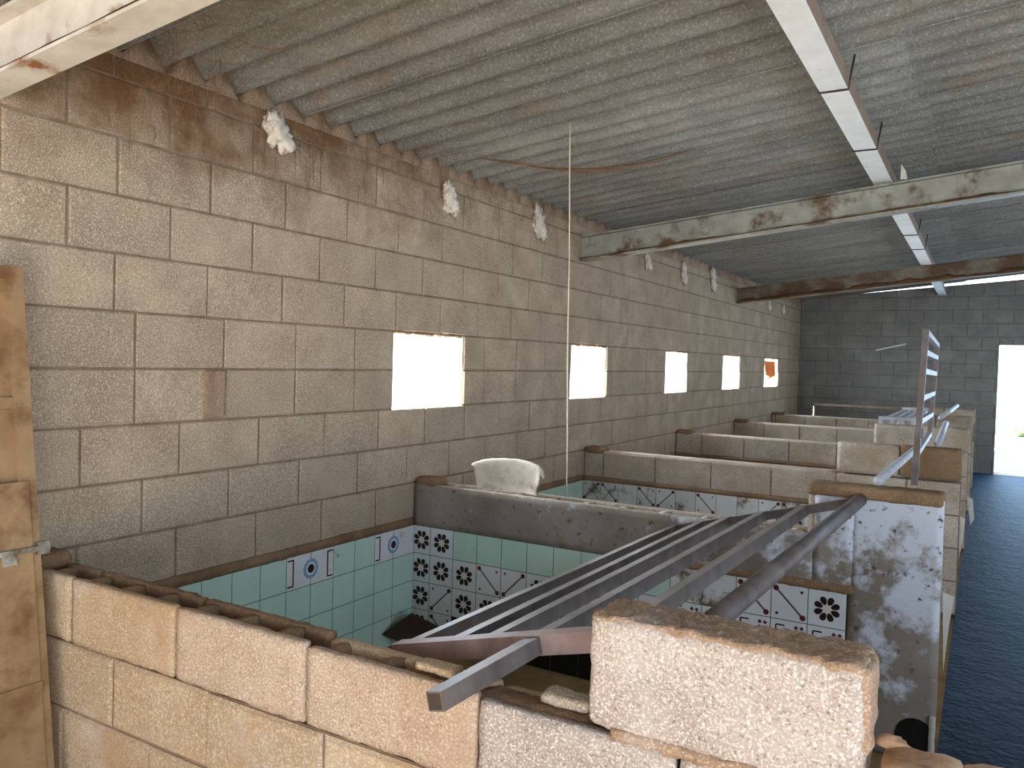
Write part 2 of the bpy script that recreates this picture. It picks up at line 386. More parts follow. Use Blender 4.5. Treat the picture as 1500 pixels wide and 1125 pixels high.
# roof of overlapping corrugated sheets
ceil = struct(empty('ceiling', (0, 0, 2.5)))
def sheet(y0, ncor, x0, x1, dz):
    mb = MB(); vs = []; fs = []; n = int(ncor * 10); nx = max(2, int((x1 - x0) / .6))
    for j in range(nx + 1):
        x = x0 + (x1 - x0) * j / nx
        for i in range(n + 1):
            y = y0 + PC * i / 10
            z = roofz(x, y) + dz + .007 * i / n
            vs.append((x, y, z))
    W = n + 1; T = len(vs)
    vs += [(x, y, z + .0065) for x, y, z in vs]
    for j in range(nx):
        for i in range(n):
            q = (j * W + i, j * W + i + 1, (j + 1) * W + i + 1, (j + 1) * W + i); fs.append(q[::1]); fs.append(tuple(T + k for k in q[::-1]))
    for i in range(n):
        for j in (0, nx): q = (j * W + i, j * W + i + 1); fs.append((q[0], q[1], T + q[1], T + q[0]))
    for j in range(nx):
        for i in (0, n): q = (j * W + i, (j + 1) * W + i); fs.append((q[0], q[1], T + q[1], T + q[0]))
    mb.add(vs, fs, 'roof', rnd.random(), True)
    o = mb.build('roof_sheet', ceil)
    return o
for i in range(-4, 16):
    y0 = i * 5 * PC
    if y0 + 5.4 * PC > 13.76: nc = (13.76 - y0) / PC
    else: nc = 5.35
    if nc < .5: continue
    sheet(y0, nc, -.22, 2.30 + .025 * math.sin(i * 2.7), 0)
    sheet(y0, nc, 2.15, 5.75, .012)

# ------------------------------------------------------------------ steel beams and purlin
def ibeam(name, yc, label, m, dust):
    mb = MB(); X0, X1 = .003, 5.55; zb = lambda x: 2.212 + .1 * x + (0.012 if yc > 9 else 0)
    def bar(ya, yb, za, zc, m=m):
        v = [(x, y, zb(x) + z) for z in (za, zc) for y in (ya, yb) for x in (X0, X1)]
        mb.add(v, [(0, 2, 3, 1), (4, 5, 7, 6), (0, 1, 5, 4), (2, 6, 7, 3), (0, 4, 6, 2), (1, 3, 7, 5)], m)
    bar(yc - .05, yc + .05, 0, .010); bar(yc - .05, yc + .05, .170, .18); bar(yc - .004, yc + .004, .010, .170)
    o = mb.build(name, loc=(0, yc, 2.2))
    mb = MB(); N = 150; vs = []; fs = []                   # dirt lying on the lower flange
    for i in range(N + 1):
        x = X0 + (X1 - X0) * i / N; h = dust * (.7 + .8 * noise.noise(Vector((x * 6, yc, 3))) + .4 * noise.noise(Vector((x * 25, yc, 1))))
        h = max(.002, h); vs += [(x, yc - .049, zb(x) + .0105), (x, yc - .047, zb(x) + .012 + h * .5), (x, yc - .0045, zb(x) + .012 + h)]
    for i in range(N):
        for k in range(2): fs.append((i * 3 + k, i * 3 + 3 + k, i * 3 + 4 + k, i * 3 + 1 + k))
    mb.add(vs, fs, 'rustdust', 0, True); d = mb.build('flange_dirt', o, (0, yc, 2.2)); d.location = (0, 0, 0)
    return tag(o, label, 'beam', 'steel roof beams')
ibeam('roof_beam', 1.26, 'brightly lit steel roof beam overhead nearest, cut off by the top left corner', 'steellit', .012)
ibeam('roof_beam', 5.38, 'grey steel roof beam meeting the wall above the second wall opening', 'steel', .022)
ibeam('roof_beam', 9.70, 'brownish steel roof beam farthest down the shed, before the back wall', 'steelbrown', .05)
pu = tag(empty('roof_purlin', (2.02, 5, 2.61)), 'whitish steel purlin running lengthwise under the corrugated roof', 'purlin')
mb = MB(); mb.box(1.968, 2.072, -2.5, 13.6, 2.612, 2.622, 'purlin'); mb.box(2.060, 2.072, -2.5, 13.6, 2.622, 2.69, 'brownsteel'); mb.box(1.968, 1.980, -2.5, 13.6, 2.622, 2.69, 'purlin')
mb.build('channel', pu)
for y in (2.45, 3.52, 4.53, 6.4, 7.5, 8.4):
    mb = MB(); mb.tube([(1.962, y, 2.64), (1.962, y, 2.608), (2.079, y, 2.608), (2.085, y, 2.66), (2.098, y, 2.745)], .0045, 'darksteel', 6)
    mb.build('hook_bolt', pu)

# ------------------------------------------------------------------ pen walls
TZ = .575
tile_w = .1462
def top_cells(mb, x0, x1, ya, yb, zt, m, pitch=.1925, seed=0):
    """hollow cells of the top course: two shells, webs, dust a little below"""
    sh = .022
    mb.rough(x0, x1, ya, ya + sh, zt - .2, zt, m, .02, .002, .005, seed=seed)
    mb.rough(x0, x1, yb - sh, yb, zt - .2, zt + .002, m, .02, .002, .005, seed=seed + 3)
    n = int((x1 - x0) / pitch)
    for i in range(n + 1):
        xx = x0 + i * pitch
        mb.rough(xx, min(xx + .045, x1), ya + sh - .006, yb - sh + .006, zt - .12, zt - .003, m, .02, .003, .008, seed=seed + i)
def flower(mb, f, a, z, r=.052):
    for k in range(8):
        th = math.pi / 8 + k * math.pi / 4; cx, cz = a + .66 * r * math.cos(th), z + .66 * r * math.sin(th)
        vs = []
        for i in range(10):
            q = 2 * math.pi * i / 10; u = .34 * r * math.cos(q); v = .235 * r * math.sin(q) * (1 + .25 * math.cos(q))
            vs.append(f(cx + u * math.cos(th) - v * math.sin(th), .0012, cz + u * math.sin(th) + v * math.cos(th)))
        mb.add(vs, [tuple(range(10))], 'petal')
    mb.add([f(a + .28 * r * math.cos(i * .785), .0010, z + .28 * r * math.sin(i * .785)) for i in range(8)], [tuple(range(8))], 'yellow')
def line(mb, f, a0, z0, a1, z1, wd, m, h=.0011):
    d = Vector((a1 - a0, z1 - z0)).normalized(); px, pz = -d.y * wd / 2, d.x * wd / 2
    mb.add([f(a0 + px, h, z0 + pz), f(a0 - px, h, z0 - pz), f(a1 - px, h, z1 - pz), f(a1 + px, h, z1 + pz)], [(0, 1, 2, 3)], m)
def disc(mb, f, a, z, r, m, h=.0012, n=10):
    mb.add([f(a + r * math.cos(6.2832 * i / n), h, z + r * math.sin(6.2832 * i / n)) for i in range(n)], [tuple(range(n))], m)
def diag(mb, f, a, z, w_, down):
    q = w_ / 2 - .017; s = -1 if down else 1
    line(mb, f, a - q, z - s * q, a + q, z + s * q, .007, 'stem')
    for k in (-1, 1):
        disc(mb, f, a + k * q, z + k * s * q, .012, 'bud')
        line(mb, f, a + k * q * .98, z - k * s * q * .98, a + k * q * .80, z - k * s * q * .86, .010, 'bud')
def ring(mb, f, a, z):
    for k in range(12): disc(mb, f, a + .034 * math.cos(k * .5236), z + .034 * math.sin(k * .5236), .0135, 'blue', .0010 + .0001 * (k % 3))
    disc(mb, f, a, z, .030, 'white', .0015, 16); disc(mb, f, a, z, .020, 'petal', .0018, 16)
def bracket(mb, f, a, z, s):
    line(mb, f, a, z + .058, a + s * .034, z + .058, .007, 'petal'); line(mb, f, a, z - .058, a + s * .034, z - .058, .007, 'petal')
    line(mb, f, a + s * .034, z + .061, a + s * .034, z - .061, .007, 'petal')
def hook(mb, f, a, z):
    w_ = .05
    line(mb, f, a - w_, z + .052, a - w_ + .035, z + .052, .006, 'petal'); line(mb, f, a - w_, z + .052, a - w_, z + .02, .006, 'petal')
    for (p0, q0) in ((.03, .05), (.052, .05), (.03, .028), (.052, .028)): disc(mb, f, a + p0, z + q0, .009, 'bud', n=4)
def tile_panel(parent, f, a_edges, zrows, kind, name='tile_panel', back=.008):
    """f(along, out, z); kind(i, j) -> list of marks and the glaze"""
    mb = MB(); A0, A1 = a_edges[0], a_edges[-1]; Z0, Z1 = zrows[-1], zrows[0]
    v = [f(a, o, z) for o in (-back, -.0012) for a, z in ((A0, Z0), (A1, Z0), (A1, Z1), (A0, Z1))]
    mb.add(v, [(3, 2, 1, 0), (4, 5, 6, 7), (0, 1, 5, 4), (1, 2, 6, 5), (2, 3, 7, 6), (3, 0, 4, 7)], 'grout')
    for j in range(len(zrows) - 1):
        for i in range(len(a_edges) - 1):
            a0, a1, z1, z0 = a_edges[i] + .0016, a_edges[i + 1] - .0016, zrows[j] - .0016, zrows[j + 1] + .0016
            g, mark = kind(i, j)
            mb.add([f(a0, 0, z0), f(a1, 0, z0), f(a1, 0, z1), f(a0, 0, z1)], [(0, 1, 2, 3)], g)
            ac, zc, w_ = (a0 + a1) / 2, (z0 + z1) / 2, a1 - a0
            if mark == 'f': flower(mb, f, ac, zc)
            elif mark == '\\': diag(mb, f, ac, zc, w_, True)
            elif mark == '/': diag(mb, f, ac, zc, w_, False)
            elif mark == 'h': hook(mb, f, ac, zc)
            elif mark == 'r': ring(mb, f, a1 + .0016, zc); bracket(mb, f, a0 + .004, zc, 1)
            elif mark == ']': bracket(mb, f, a1 - .004, zc, -1)
            elif mark == '[': bracket(mb, f, a0, zc, 1)
            elif mark == 'b]': bracket(mb, f, a1, zc, -1)
            elif mark == 'b': 
                for k in range(5): disc(mb, f, ac - .03 + .015 * k, zc + .02 * math.sin(k * 2), .008, 'blue')
    return mb.build(name, parent)
ZR = [TZ, TZ - .149, TZ - .298, TZ - .447, -.028]

# nearest pen wall, parallel to the picture bottom
P1A, P1B = 1.352, 1.468
p1 = tag(empty('pen_wall', (1.2, 1.40, 0)), 'sunlit sandy block pen wall in the foreground with hollow top cells', 'wall', 'pen partition walls')
mb = MB(); mb.box(.004, 2.47, P1A + .010, P1B, -.03, .60, 'mortar')
f1 = lambda a, o, z: (a, P1A - o, z)
block_rows(mb, f1, .004, 2.47, [(0, .2), (.2, .4), (.4, .6)], [.10, .29, .525], .40, 'penfront', ch=.009, g=.003, jit=.003)
# vertical joints of the top course
for k, (xa, xb) in enumerate([(.004, .150), (.153, .325), (.328, .795), (.799, 1.265), (1.268, 1.742), (1.746, 2.16), (2.163, 2.47)]):
    tp = .797 if xa < 1.2 else (.790 if xa < 1.7 else .782)
    mb.rough(xa, xb, P1A, P1A + .028, .603, tp, 'palemortar' if k == 0 else ('penfront' if xa < .7 else 'frontmid' if xa < 1.5 else 'endblock'), .02, .0045, .010, rnd.random() * .5, seed=k * 3.)
    if xa < 1.2: mb.rough(xa, xb, P1B - .030, P1B, .603, .796, 'dust', .018, .007, .010, seed=k * 5. + 1, freq=30)
    else: mb.rough(xa, xb, P1B - .040, P1B, .603, tp - .004, 'penfront', .025, .006, .012, seed=k * 5. + 1)
    n = max(1, int(round((xb - xa) / .17)))
    for i in range(n):
        xx = xa + (xb - xa) * (i + .2) / n
        mb.rough(xx, xx + .04, P1A + .022, P1B - .024, .62, tp - .004, 'dust', .02, .004, .008, seed=k + i * 2.)
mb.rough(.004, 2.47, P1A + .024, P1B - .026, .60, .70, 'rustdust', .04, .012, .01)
mb.rough(1.72, 1.99, P1A + .02, P1B - .02, .70, .782, 'dust', .025, .008, .02, seed=9.)
mb.build('block_courses', p1)
mb = MB(); mb.rough(1.985, 2.462, P1A - .004, P1B + .006, .790, 1.000, 'endblock', .014, .006, .020, seed=4., freq=30); mb.build('end_block', p1)['label'] = 'pinkish grey block standing on the wall end'
mb = MB(); mb.rough(1.988, 2.460, P1A + .001, P1B + .004, .984, 1.003, 'bedmix', .010, .011, .006, seed=8., freq=46); mb.build('mortar_bed', p1)
mb = MB(); mb.rough(.02, .16, P1A + .01, P1B, .775, .835, 'dust', .02, .010, .03, seed=2.); mb.build('mortar_fillet', p1)
mb = MB(); mb.rough(2.03, 2.44, P1A - .005, P1A + .03, .775, .800, 'bedmix', .012, .008, .008, seed=6., freq=40)
mb.rough(2.440, 2.468, P1A + .004, P1B + .004, .86, .996, 'bedmix', .012, .009, .008, seed=16., freq=40); mb.build('mortar_bed', p1)
# low earth-topped ledge beyond the end of the foreground wall
lg = tag(empty('low_ledge', (2.8, 1.40, 0)), 'low rough ledge with earth on top past the end block, bottom right corner', 'ledge')
mb = MB(); mb.rough(2.482, 2.60, 1.33, 1.452, 0, .862, 'adobe', .03, .010, .02, seed=25.)
mb.rough(2.64, 3.4, 1.33, 1.40, 0, .862, 'adobe', .03, .008, .02, seed=35.); mb.rough(2.59, 2.66, 1.36, 1.40, 0, .80, 'rustdust', .03, .008, .01)
mb.rough(2.59, 3.4, 1.392, 1.452, 0, .862, 'adobe', .03, .010, .02, seed=5.)
mb.build('ledge_body', lg)
mb = MB(); mb.blob((2.495, 1.435, .860), (.026, .018, .012), 'adobe', .2, 5, 14, 9, 3.); mb.build('mortar_lump', lg)

# second partition: plastered, tiled below
p2 = tag(empty('pen_wall', (1.2, 3.48, 0)), 'plastered pen wall with flowered tiles, behind the fallen gate', 'wall', 'pen partition walls')
A2, B2 = 3.42, 3.54
mb = MB(); mb.box(.004, 2.49, A2 + .002, B2, -.03, .60, 'mortar')
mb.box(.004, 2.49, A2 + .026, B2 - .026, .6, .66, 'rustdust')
top_cells(mb, .004, 2.0, A2 + .002, B2, .80, 'pen', seed=2)
mb.rough(2.0, 2.49, A2 + .002, B2, .60, 1.0, 'pen', .03, .003, .010, seed=3)
mb.build('block_courses', p2)
mb = MB(); mb.rough(.004, 2.03, A2 - .010, A2 + .004, .575, .796, 'plaster', .03, .003, .003)
mb.rough(2.03, 2.18, A2 - .0105, A2 + .004, .575, .985, 'plaster', .03, .002, .003)
mb.rough(2.168, 2.492, A2 - .010, A2 + .004, -.028, .985, 'plaster', .03, .003, .003); mb.build('plaster_coat', p2)
mb = MB(); mb.rough(2.0, 2.49, A2 - .0135, B2 + .002, .955, 1.006, 'brownblock', .02, .005, .008, seed=12., freq=34); mb.build('mortar_cap', p2)
mb = MB(); mb.rough(1.35, 2.19, A2 - .0135, A2 + .004, .572, .612, 'brownblock', .02, .006, .005, seed=22., freq=34); mb.build('mortar_ledge', p2)
mb = MB(); mb.tube([(2.425, A2 - .0125, .07), (2.425, A2 - .008, .07)], .07, 'black', 18, smooth=False); mb.build('drain_hole', p2)
mb = MB(); mb.rough(2.470, 2.494, A2 - .02, A2 - .008, -.02, .165, 'palemortar', .02, .003, .004); mb.build('drain_lip', p2)
mb = MB(); mb.rough(.004, .15, A2 - .012, B2 - .01, .78, .832, 'dust', .02, .009, .025, seed=7.); mb.build('mortar_fillet', p2)
ae = [.004, .118] + [.118 + tile_w * k for k in range(1, 15)]
R1 = ['f', 'f', 'g', 'g', 'g', 'g', 'g', 'g', 'B', 'B', 'd', 'd', 'd', '\\', 'f']
P = [R1, ['f', 'f', 'f', '\\', '/', 'f', '\\', 'f', 'b', 'b', 'h', 'h', 'h', 'h', 'h'],
     ['f', '/', 'f', 'f', '\\', '/', 'f', 'f', 'f', '/', '\\', 'f', 'f', 'f', 'f'], ['f', '\\', 'K', 'K', 'K', 'K', 'K', 'K', 'K', 'K', 'K', 'K', 'K', 'K', 'K']]
P[0][12] = '\\'
def kind2(i, j):
    q = P[j][i] if i < 15 else 'f'
    if q in 'gB': return 'green', None
    if q == 'K': return 'black', None
    if q == 'd': return 'dirtytile', None
    return 'white', q
def trim_first(i, j):
    g, k = kind2(max(i, 0), j); return g, k
f2 = lambda a, o, z: (a, A2 - .008 - o, z)
tile_panel(p2, f2, ae, ZR, lambda i, j: kind2(i, j))

def plain_pen(y, label, left_edge, rend, raised, m='pen', tiles=None, seed=0, brown=None):
    p = tag(empty('pen_wall', (1.2, y + .06, 0)), label, 'wall', 'pen partition walls')
    mb = MB(); mb.box(.004, rend, y + .008, y + .12, -.03, .794, 'mortar')
    to = lambda a, o, z: (a, y - o, z)
    block_rows(mb, to, .004, rend, [(.6, .8)], [.47 + seed * .1], .41, m, depth=.1, ch=.006)
    block_rows(mb, to, rend - .45, rend, [(0, .2), (.2, .4), (.4, .6)], [rend, rend - .2, rend], .40, m, depth=.05)
    mb.rough(.15, rend if not raised else raised, y + .004, y + .122, .770, .806, m, .04, .004, .01, seed=seed * 2.)
    mb.build('block_courses', p)
    if raised:
        mb = MB(); mid = raised + (rend - raised) * .52
        mb.rough(raised, mid - .003, y - .004, y + .122, .806, 1.0, m, .03, .003, .010, .2, seed=seed)
        mb.rough(mid + .003, rend, y - .004, y + .122, .806, 1.004, brown or m, .03, .003, .010, .5, seed=seed + 1)
        mb.build('end_block', p)
    mb = MB(); mb.rough(.004, .17, y - .006, y + .11, .775, .83, 'dust', .025, .008, .025, seed=seed * 4.); mb.build('mortar_fillet', p)
    if tiles:
        e2 = [.004 + .1462 * k for k in range(int((rend - .45) / .1462) + 1)]
        tile_panel(p, lambda a, o, z: (a, y - .008 - o, z), e2, ZR, tiles)
        mb = MB(); mb.rough(.004, rend - .42, y - .0095, y + .004, .572, .606, 'dust', .025, .005, .004, seed=seed + 5., freq=34); mb.build('mortar_ledge', p)
    return p
q3 = '/\\d\\/d\\dd/\\dd\\'
plain_pen(5.52, 'grey block pen wall with white stained tiles and two raised end blocks', 0, 2.505, 1.80, tiles=lambda i, j: ('dirtytile' if (i * 7 + j * 3) % 5 < 2 or i < 2 else 'white', q3[(i + j * 3) % 14] if q3[(i + j * 3) % 14] != 'd' else None), seed=1, brown='brownblock')
plain_pen(7.63, 'grey block pen wall next behind the one with a brown end block', 0, 2.515, 1.79, tiles=lambda i, j: ('white', None), seed=2)
plain_pen(9.76, 'block pen wall just in front of the farthest low pen wall', 0, 2.52, 1.79, tiles=lambda i, j: ('white', None), seed=3)
plain_pen(11.76, 'farthest low pen wall, in front of the bent pipe rail', 0, 2.525, 1.80, seed=4)

# tiles on the long wall inside the pens
yr = 3.2377
e3 = [yr + .147 * k for k in range(-12, 1)] + [3.408]
e3 = [q for q in e3 if q > 1.47]; NLW = len(e3) - 1
def kl(i, j):
    k = NLW - 1 - i
    if j == 0 and k in (0, 1, 4, 5): return 'white', {1: 'r', 5: 'r', 4: ']'}.get(k)
    return 'green', None
tw = tile_panel(None, lambda a, o, z: (.010 + o, a, z), e3, ZR, kl, 'wall_tiling', .0095)
tag(tw, 'pale green tiling on the long wall inside the nearest pen', 'tiling')
e4 = [5.50 - .147 * k for k in range(13, -1, -1)]
o = tile_panel(None, lambda a, o, z: (.010 + o, a, z), e4, ZR, lambda i, j: ('green', None), 'wall_tiling', .0095)
tag(o, 'bluish green tiling low on the long wall in the second pen', 'tiling')
mb = MB(); mb.rough(-.004, .011, 1.475, 3.41, .572, .618, 'dust', .02, .006, .004, freq=34); mb.rough(-.004, .011, 3.545, 5.51, .572, .618, 'dust', .02, .006, .004, freq=34)
struct(mb.build('trim_3'))

# ------------------------------------------------------------------ fallen gate across the first pen
g = tag(empty('steel_gate', (1.75, 2.5, .84)), 'fallen steel tube gate lying across the nearest pen', 'gate', None)
hz = .019
rails = [((1.334, 1.63, .731), (1.441, 3.388, .763)), ((1.473, 1.63, .767), (1.553, 3.388, .792)), ((1.573, 1.63, .792), (1.671, 3.388, .828)),
         ((1.729, 1.63, .839), (1.815, 3.388, .868)), ((1.905, 1.63, .880), (1.975, 3.388, .909))]
for i, (a, b) in enumerate(rails):
    a = Vector(a); b = Vector(b)
    d = b - a
    s = a - d * (.40 / 1.758) if i == 3 else a
    mb = MB(); mb.tube([s + Vector((.016, 0, -.018)), b + Vector((.016, 0, -.018))], hz, 'gate', square=True, up=Vector((-.25, 0, 1)))
    if i == 3:
        mb.tube([s + Vector((.016, -.001, -.018)), s + Vector((.016, .001, -.018))], hz * .8, 'darksteel', square=True, up=Vector((-.25, 0, 1)))
    mb.build('rail', g)
mb = MB(); mb.tube([(2.118, 1.62, .918), (2.20, 3.392, .958)], .026, 'gate', 12); mb.build('outer_rail', g)
mb = MB(); mb.tube([(1.335, 1.61, .714), (2.12, 1.61, .918)], .0235, 'gatepink', square=True, up=Vector((-.25, 0, 1))); mb.build('end_bar', g)['label'] = 'reddish end bar'
mb = MB(); mb.tube([(1.45, 3.392, .744), (2.21, 3.392, .954)], .017, 'gate', square=True, up=Vector((-.25, 0, 1))); mb.build('end_bar', g)

# ladder-like gate standing open between second and third partition
lgate = tag(empty('steel_gate', (2.38, 4.3, 1.0)), 'ladder-like steel gate standing upright on the pen walls', 'gate')
def tubeq(name, a, b, r, m, parent, square=True):
    mb = MB(); mb.tube([a, b], r, m, 10, square=square); return mb.build(name, parent)
LN, RN = ((2.381, 3.50, 1.022), (2.399, 3.50, 1.634)), ((2.354, 4.95, 1.10), (2.374, 4.95, 1.625))
tubeq('post', LN[0], LN[1], .0115, 'gate', lgate); tubeq('post', RN[0], RN[1], .0115, 'gate', lgate)
def lerp(a, b, t): return tuple(a[i] + (b[i] - a[i]) * t for i in range(3))
for tl, tr in ((.975, .975), (.85, .845), (.73, .68), (.56, .48), (.41, .26), (.21, .05)):
    tubeq('rung', lerp(*LN, tl), lerp(*RN, tr), .011, 'rail2', lgate)
# loose tubes along the aisle ends
def pole(a, b, r, label):
    mb = MB(); mb.tube([a, b], r, 'rail2', 12); o = mb.build('loose_tube', loc=a); tag(o, label, 'tube', 'tubes lying on the raised wall ends')
pole((2.255, 3.47, 1.030), (2.30, 5.70, 1.034), .020, 'bluish steel tube resting on the plastered wall, left of the ladder gate')
pole((2.375, 5.50, 1.032), (2.335, 7.80, 1.032), .022, 'bluish tube on the raised end blocks behind the ladder gate')
pole((2.26, 8.6, 1.036), (2.31, 12.1, 1.030), .024, 'pale tube lying across far pen wall ends, beyond the small flat gate')
fg = tag(empty('steel_gate', (1.95, 8.1, 1.02)), 'small gate of pale bars lying flat over a far pen', 'gate')
for i, (xa, xb) in enumerate(((1.835, 1.846), (1.93, 1.905), (2.01, 1.973), (2.09, 2.067))):
    tubeq('bar', (xa, 7.0 + .9 * 0 + .64, 1.024), (xb, 9.86, 1.024), .015, 'rail2', fg)
tubeq('end_bar', (1.82, 7.66, 1.024 + .03), (2.11, 7.66, 1.024 + .03), .014, 'rail2', fg); tubeq('end_bar', (1.83, 9.84, 1.054), (2.09, 9.84, 1.054), .014, 'rail2', fg)
# bent pipe rail near the back wall
br = tag(empty('pipe_rail', (1.0, 12.8, 0)), 'thin brownish pipe rail in front of the dim back wall', 'rail')
tubeq('post', (.385, 12.8, -.03), (.382, 12.8, .935), .018, 'brownsteel', br); tubeq('post', (2.2, 12.8, -.03), (2.2, 12.8, .935), .018, 'brownsteel', br)
tubeq('top_bar', (.365, 12.8, .93), (2.215, 12.8, .93), .018, 'brownsteel', br)
mb = MB(); mb.tube([(1.136, 13.606, 1.78), (1.553, 13.606, 1.881)], .012, 'sunstreak', square=True); tag(mb.build('sun_streak', loc=(1.136, 13.6, 1.78)), 'short whitish strip imitating a streak of sunlight on the back wall', 'sunstreak')  # thin strip painted to imitate a slanting sun streak

# ------------------------------------------------------------------ rusty door leaf leaning at the left
dl = tag(empty('metal_door', (.25, .85, 0)), 'rusty brown sheet metal door leaf leaning on the left wall', 'door')
def dp(y, z, o=0.): return Vector((.345 - .133 * z + o, y, z + .133 * o))
def dbox(mb, y0, y1, z0, z1, o0, o1, m):
    v = [dp(y, z, o) for o in (o0, o1) for z in (z0, z1) for y in (y0, y1)]
    mb.add(v, [(0, 2, 3, 1), (4, 5, 7, 6), (0, 1, 5, 4), (2, 6, 7, 3), (0, 4, 6, 2), (1, 3, 7, 5)], m)
mb = MB(); dbox(mb, .38, 1.27, .02, 1.67, -.004, 0, 'doorrust'); mb.build('panel', dl)
mb = MB()
for q in ((1.262, 1.310, 0, 1.70), (.33, .38, 0, 1.70)): dbox(mb, *q, -.02, .018, 'doorrust')
mb.build('stile', dl)
mb = MB()
for z0, z1 in ((1.665, 1.70), (1.285, 1.318), (0, .04)): dbox(mb, .38, 1.262, z0, z1, -.016, .014, 'doorrust')
mb.build('cross_rail', dl)
mb = MB(); dbox(mb, .34, 1.285, .0, 1.075, .019, .024, 'doorrust'); dbox(mb, .34, 1.285, .485, .507, .024, .030, 'doorrust'); mb.build('lower_sheet', dl)
mb = MB(); dbox(mb, 1.13, 1.33, .872, .887, .024, .036, 'steel'); dbox(mb, 1.295, 1.325, .862, .898, .018, .040, 'steel'); dbox(mb, 1.20, 1.235, .845, .885, .024, .032, 'steel'); mb.build('bolt', dl)

# ------------------------------------------------------------------ broken tub on the second partition
mb = MB(); cx, cy, z0 = .545, 3.47, .800
segs = 26; vs = []; fs = []; rows_ = [(0, .150, 0), (.03, .152, 0), (.07, .158, 0), (.098, .165, 0), (.110, .168, 0), (.118, .180, 0)]
for k, (z, r, _) in enumerate(rows_):
    for i in range(segs + 1):
        th = math.radians(8 + (172 - 8) * i / segs)
        zz = z
        if k >= 4 and i < 5: zz = z - .03 * (5 - i) / 5
        zz += .004 * noise.noise(Vector((i * .6, k * .7, 2))) + (.045 * math.sin(math.pi * i / segs) * (z / .118))
        vs.append((cx + r * math.cos(th) * 1.18, cy - .02 + r * math.sin(th) * .35, z0 + zz))
W = segs + 1; n = len(rows_)
T = len(vs); vs += [(x + (x - cx) * .035, y + .008, z + .003) for x, y, z in vs]
for k in range(n - 1):
    for i in range(segs):
        q = (k * W + i, k * W + i + 1, (k + 1) * W + i + 1, (k + 1) * W + i); fs.append(q); fs.append(tuple(T + j for j in q[::-1]))
for i in range(segs):
    for k in (0, n - 1): q = (k * W + i, k * W + i + 1); fs.append((q[0], q[1], T + q[1], T + q[0]))
for k in range(n - 1):
    for i in (0, segs): q = (k * W + i, (k + 1) * W + i); fs.append((q[0], q[1], T + q[1], T + q[0]))
mb.add(vs, fs, 'feeder', 0, True)
tub = mb.build('broken_tub', loc=(cx, cy, z0)); tag(tub, 'half of a broken cream tub standing on the plastered pen wall', 'tub')
# cord
mb = MB(); pts = [(.866 - .014 * i / 12 + .002 * math.sin(i), 3.50 - .05 * i / 12, .803 + (roofz(.86, 3.45) - .808) * i / 12) for i in range(13)]
mb.tube(pts, .0032, 'string', 6); tag(mb.build('hanging_cord', loc=pts[0]), 'thin pale cord hanging from the roof down to the pen wall', 'cord')

# foam patches along the wall top
FO = [(2.40, 2.395, .085, .075, 'large white foam lump on the wall near the first roof beam'), (3.66, 2.36, .075, .085, 'white foam lump high on the wall above the first opening'),
      (4.69, 2.385, .085, .10, 'white foam lump high on the wall just before the middle beam'), (6.69, 2.37, .06, .075, 'white foam lump just past the middle beam'),
      (7.67, 2.375, .07, .10, 'white foam lump between middle and far beam, second past the middle beam'), (8.66, 2.41, .08, .13, 'pale foam lump nearest before the far roof beam'),
      (11.3, 2.33, .06, .07, 'small foam lump beyond the far roof beam'), (12.2, 2.33, .06, .07, 'farthest small foam lump near the back corner')]
for i, (y, z, ry, rz, lab) in enumerate(FO):
    mb = MB()
    mb.blob((.012, y, z), (.022, ry * .75, rz * .8), 'foam', .55, 7, 18, 12, seed=i * 1.7)
    mb.blob((.014, y + ry * .55, z - rz * .55), (.024, ry * .55, rz * .5), 'foam', .5, 7, 14, 9, seed=i * 2.1 + 5)
    mb.blob((.014, y - ry * .3, z + rz * .5), (.020, ry * .5, rz * .55), 'foam', .5, 7, 14, 9, seed=i * .9 + 9)
    tag(mb.build('foam_lump', loc=(.01, y, z)), lab, 'foam', 'foam lumps along the wall top')
# dusty cobwebs: strands strung between sheets and wall
rn = random.Random(11); mb = MB()
def strand(a, b, sag, r):
    a = Vector(a); b = Vector(b); pts = []
    for i in range(7):
        t_ = i / 6; p = a.lerp(b, t_); p.z -= sag * 4 * t_ * (1 - t_); pts.append(p)
    mb.tube(pts, r, 'web', 4)
nests = [(1.62, 1.0), (1.85, .9), (2.05, .9), (2.3, .7), (2.6, .8), (2.95, .9), (3.3, .6), (3.55, .7), (4.0, .5), (4.6, .5), (5.0, .35)]
for yc, wgt in nests:
    for k in range(int(30 * wgt)):
        y = yc + rn.gauss(0, .10); x = .01 + abs(rn.gauss(0, .09))
        y2 = yc + rn.gauss(0, .07) + .06; z2 = 2.46 - abs(rn.gauss(0, .13)) * wgt
        strand((x, y, roofz(x, y) - .003), (.004, y2, z2), rn.uniform(.005, .03), rn.choice((.0004, .0006, .0009)))
    for k in range(int(10 * wgt)):
        y = yc + rn.gauss(0, .12); z = 2.44 - .2 * rn.random()
        strand((.004, y, z), (.004 + .03 * rn.random(), y + rn.uniform(-.02, .02), z - rn.uniform(.04, .14)), 0, .0009)
for k in range(60):
    y = 1.6 + 2.4 * rn.random(); x = .03 + .35 * rn.random() ** 1.4
    strand((x, y, roofz(x, y) - .003), (x + rn.uniform(-.1, .2), y + rn.choice((1, 1, 2)) * PC, roofz(x, y + PC) - .003), rn.uniform(.02, .06), .0009)
for k in range(16):
    strand((.25 + .012 * k, 3.55 + .012 * k, 2.53), (.95 + .02 * k, 4.25 - .01 * k, 2.60), .05 + .003 * k, .0008)
for k in range(16):
    x = 2.2 + .006 * k; strand((x, 2.40, roofz(x, 2.40)), (2.21 + .001 * k, 2.46, 2.64 - .003 * k), .005, .0016)
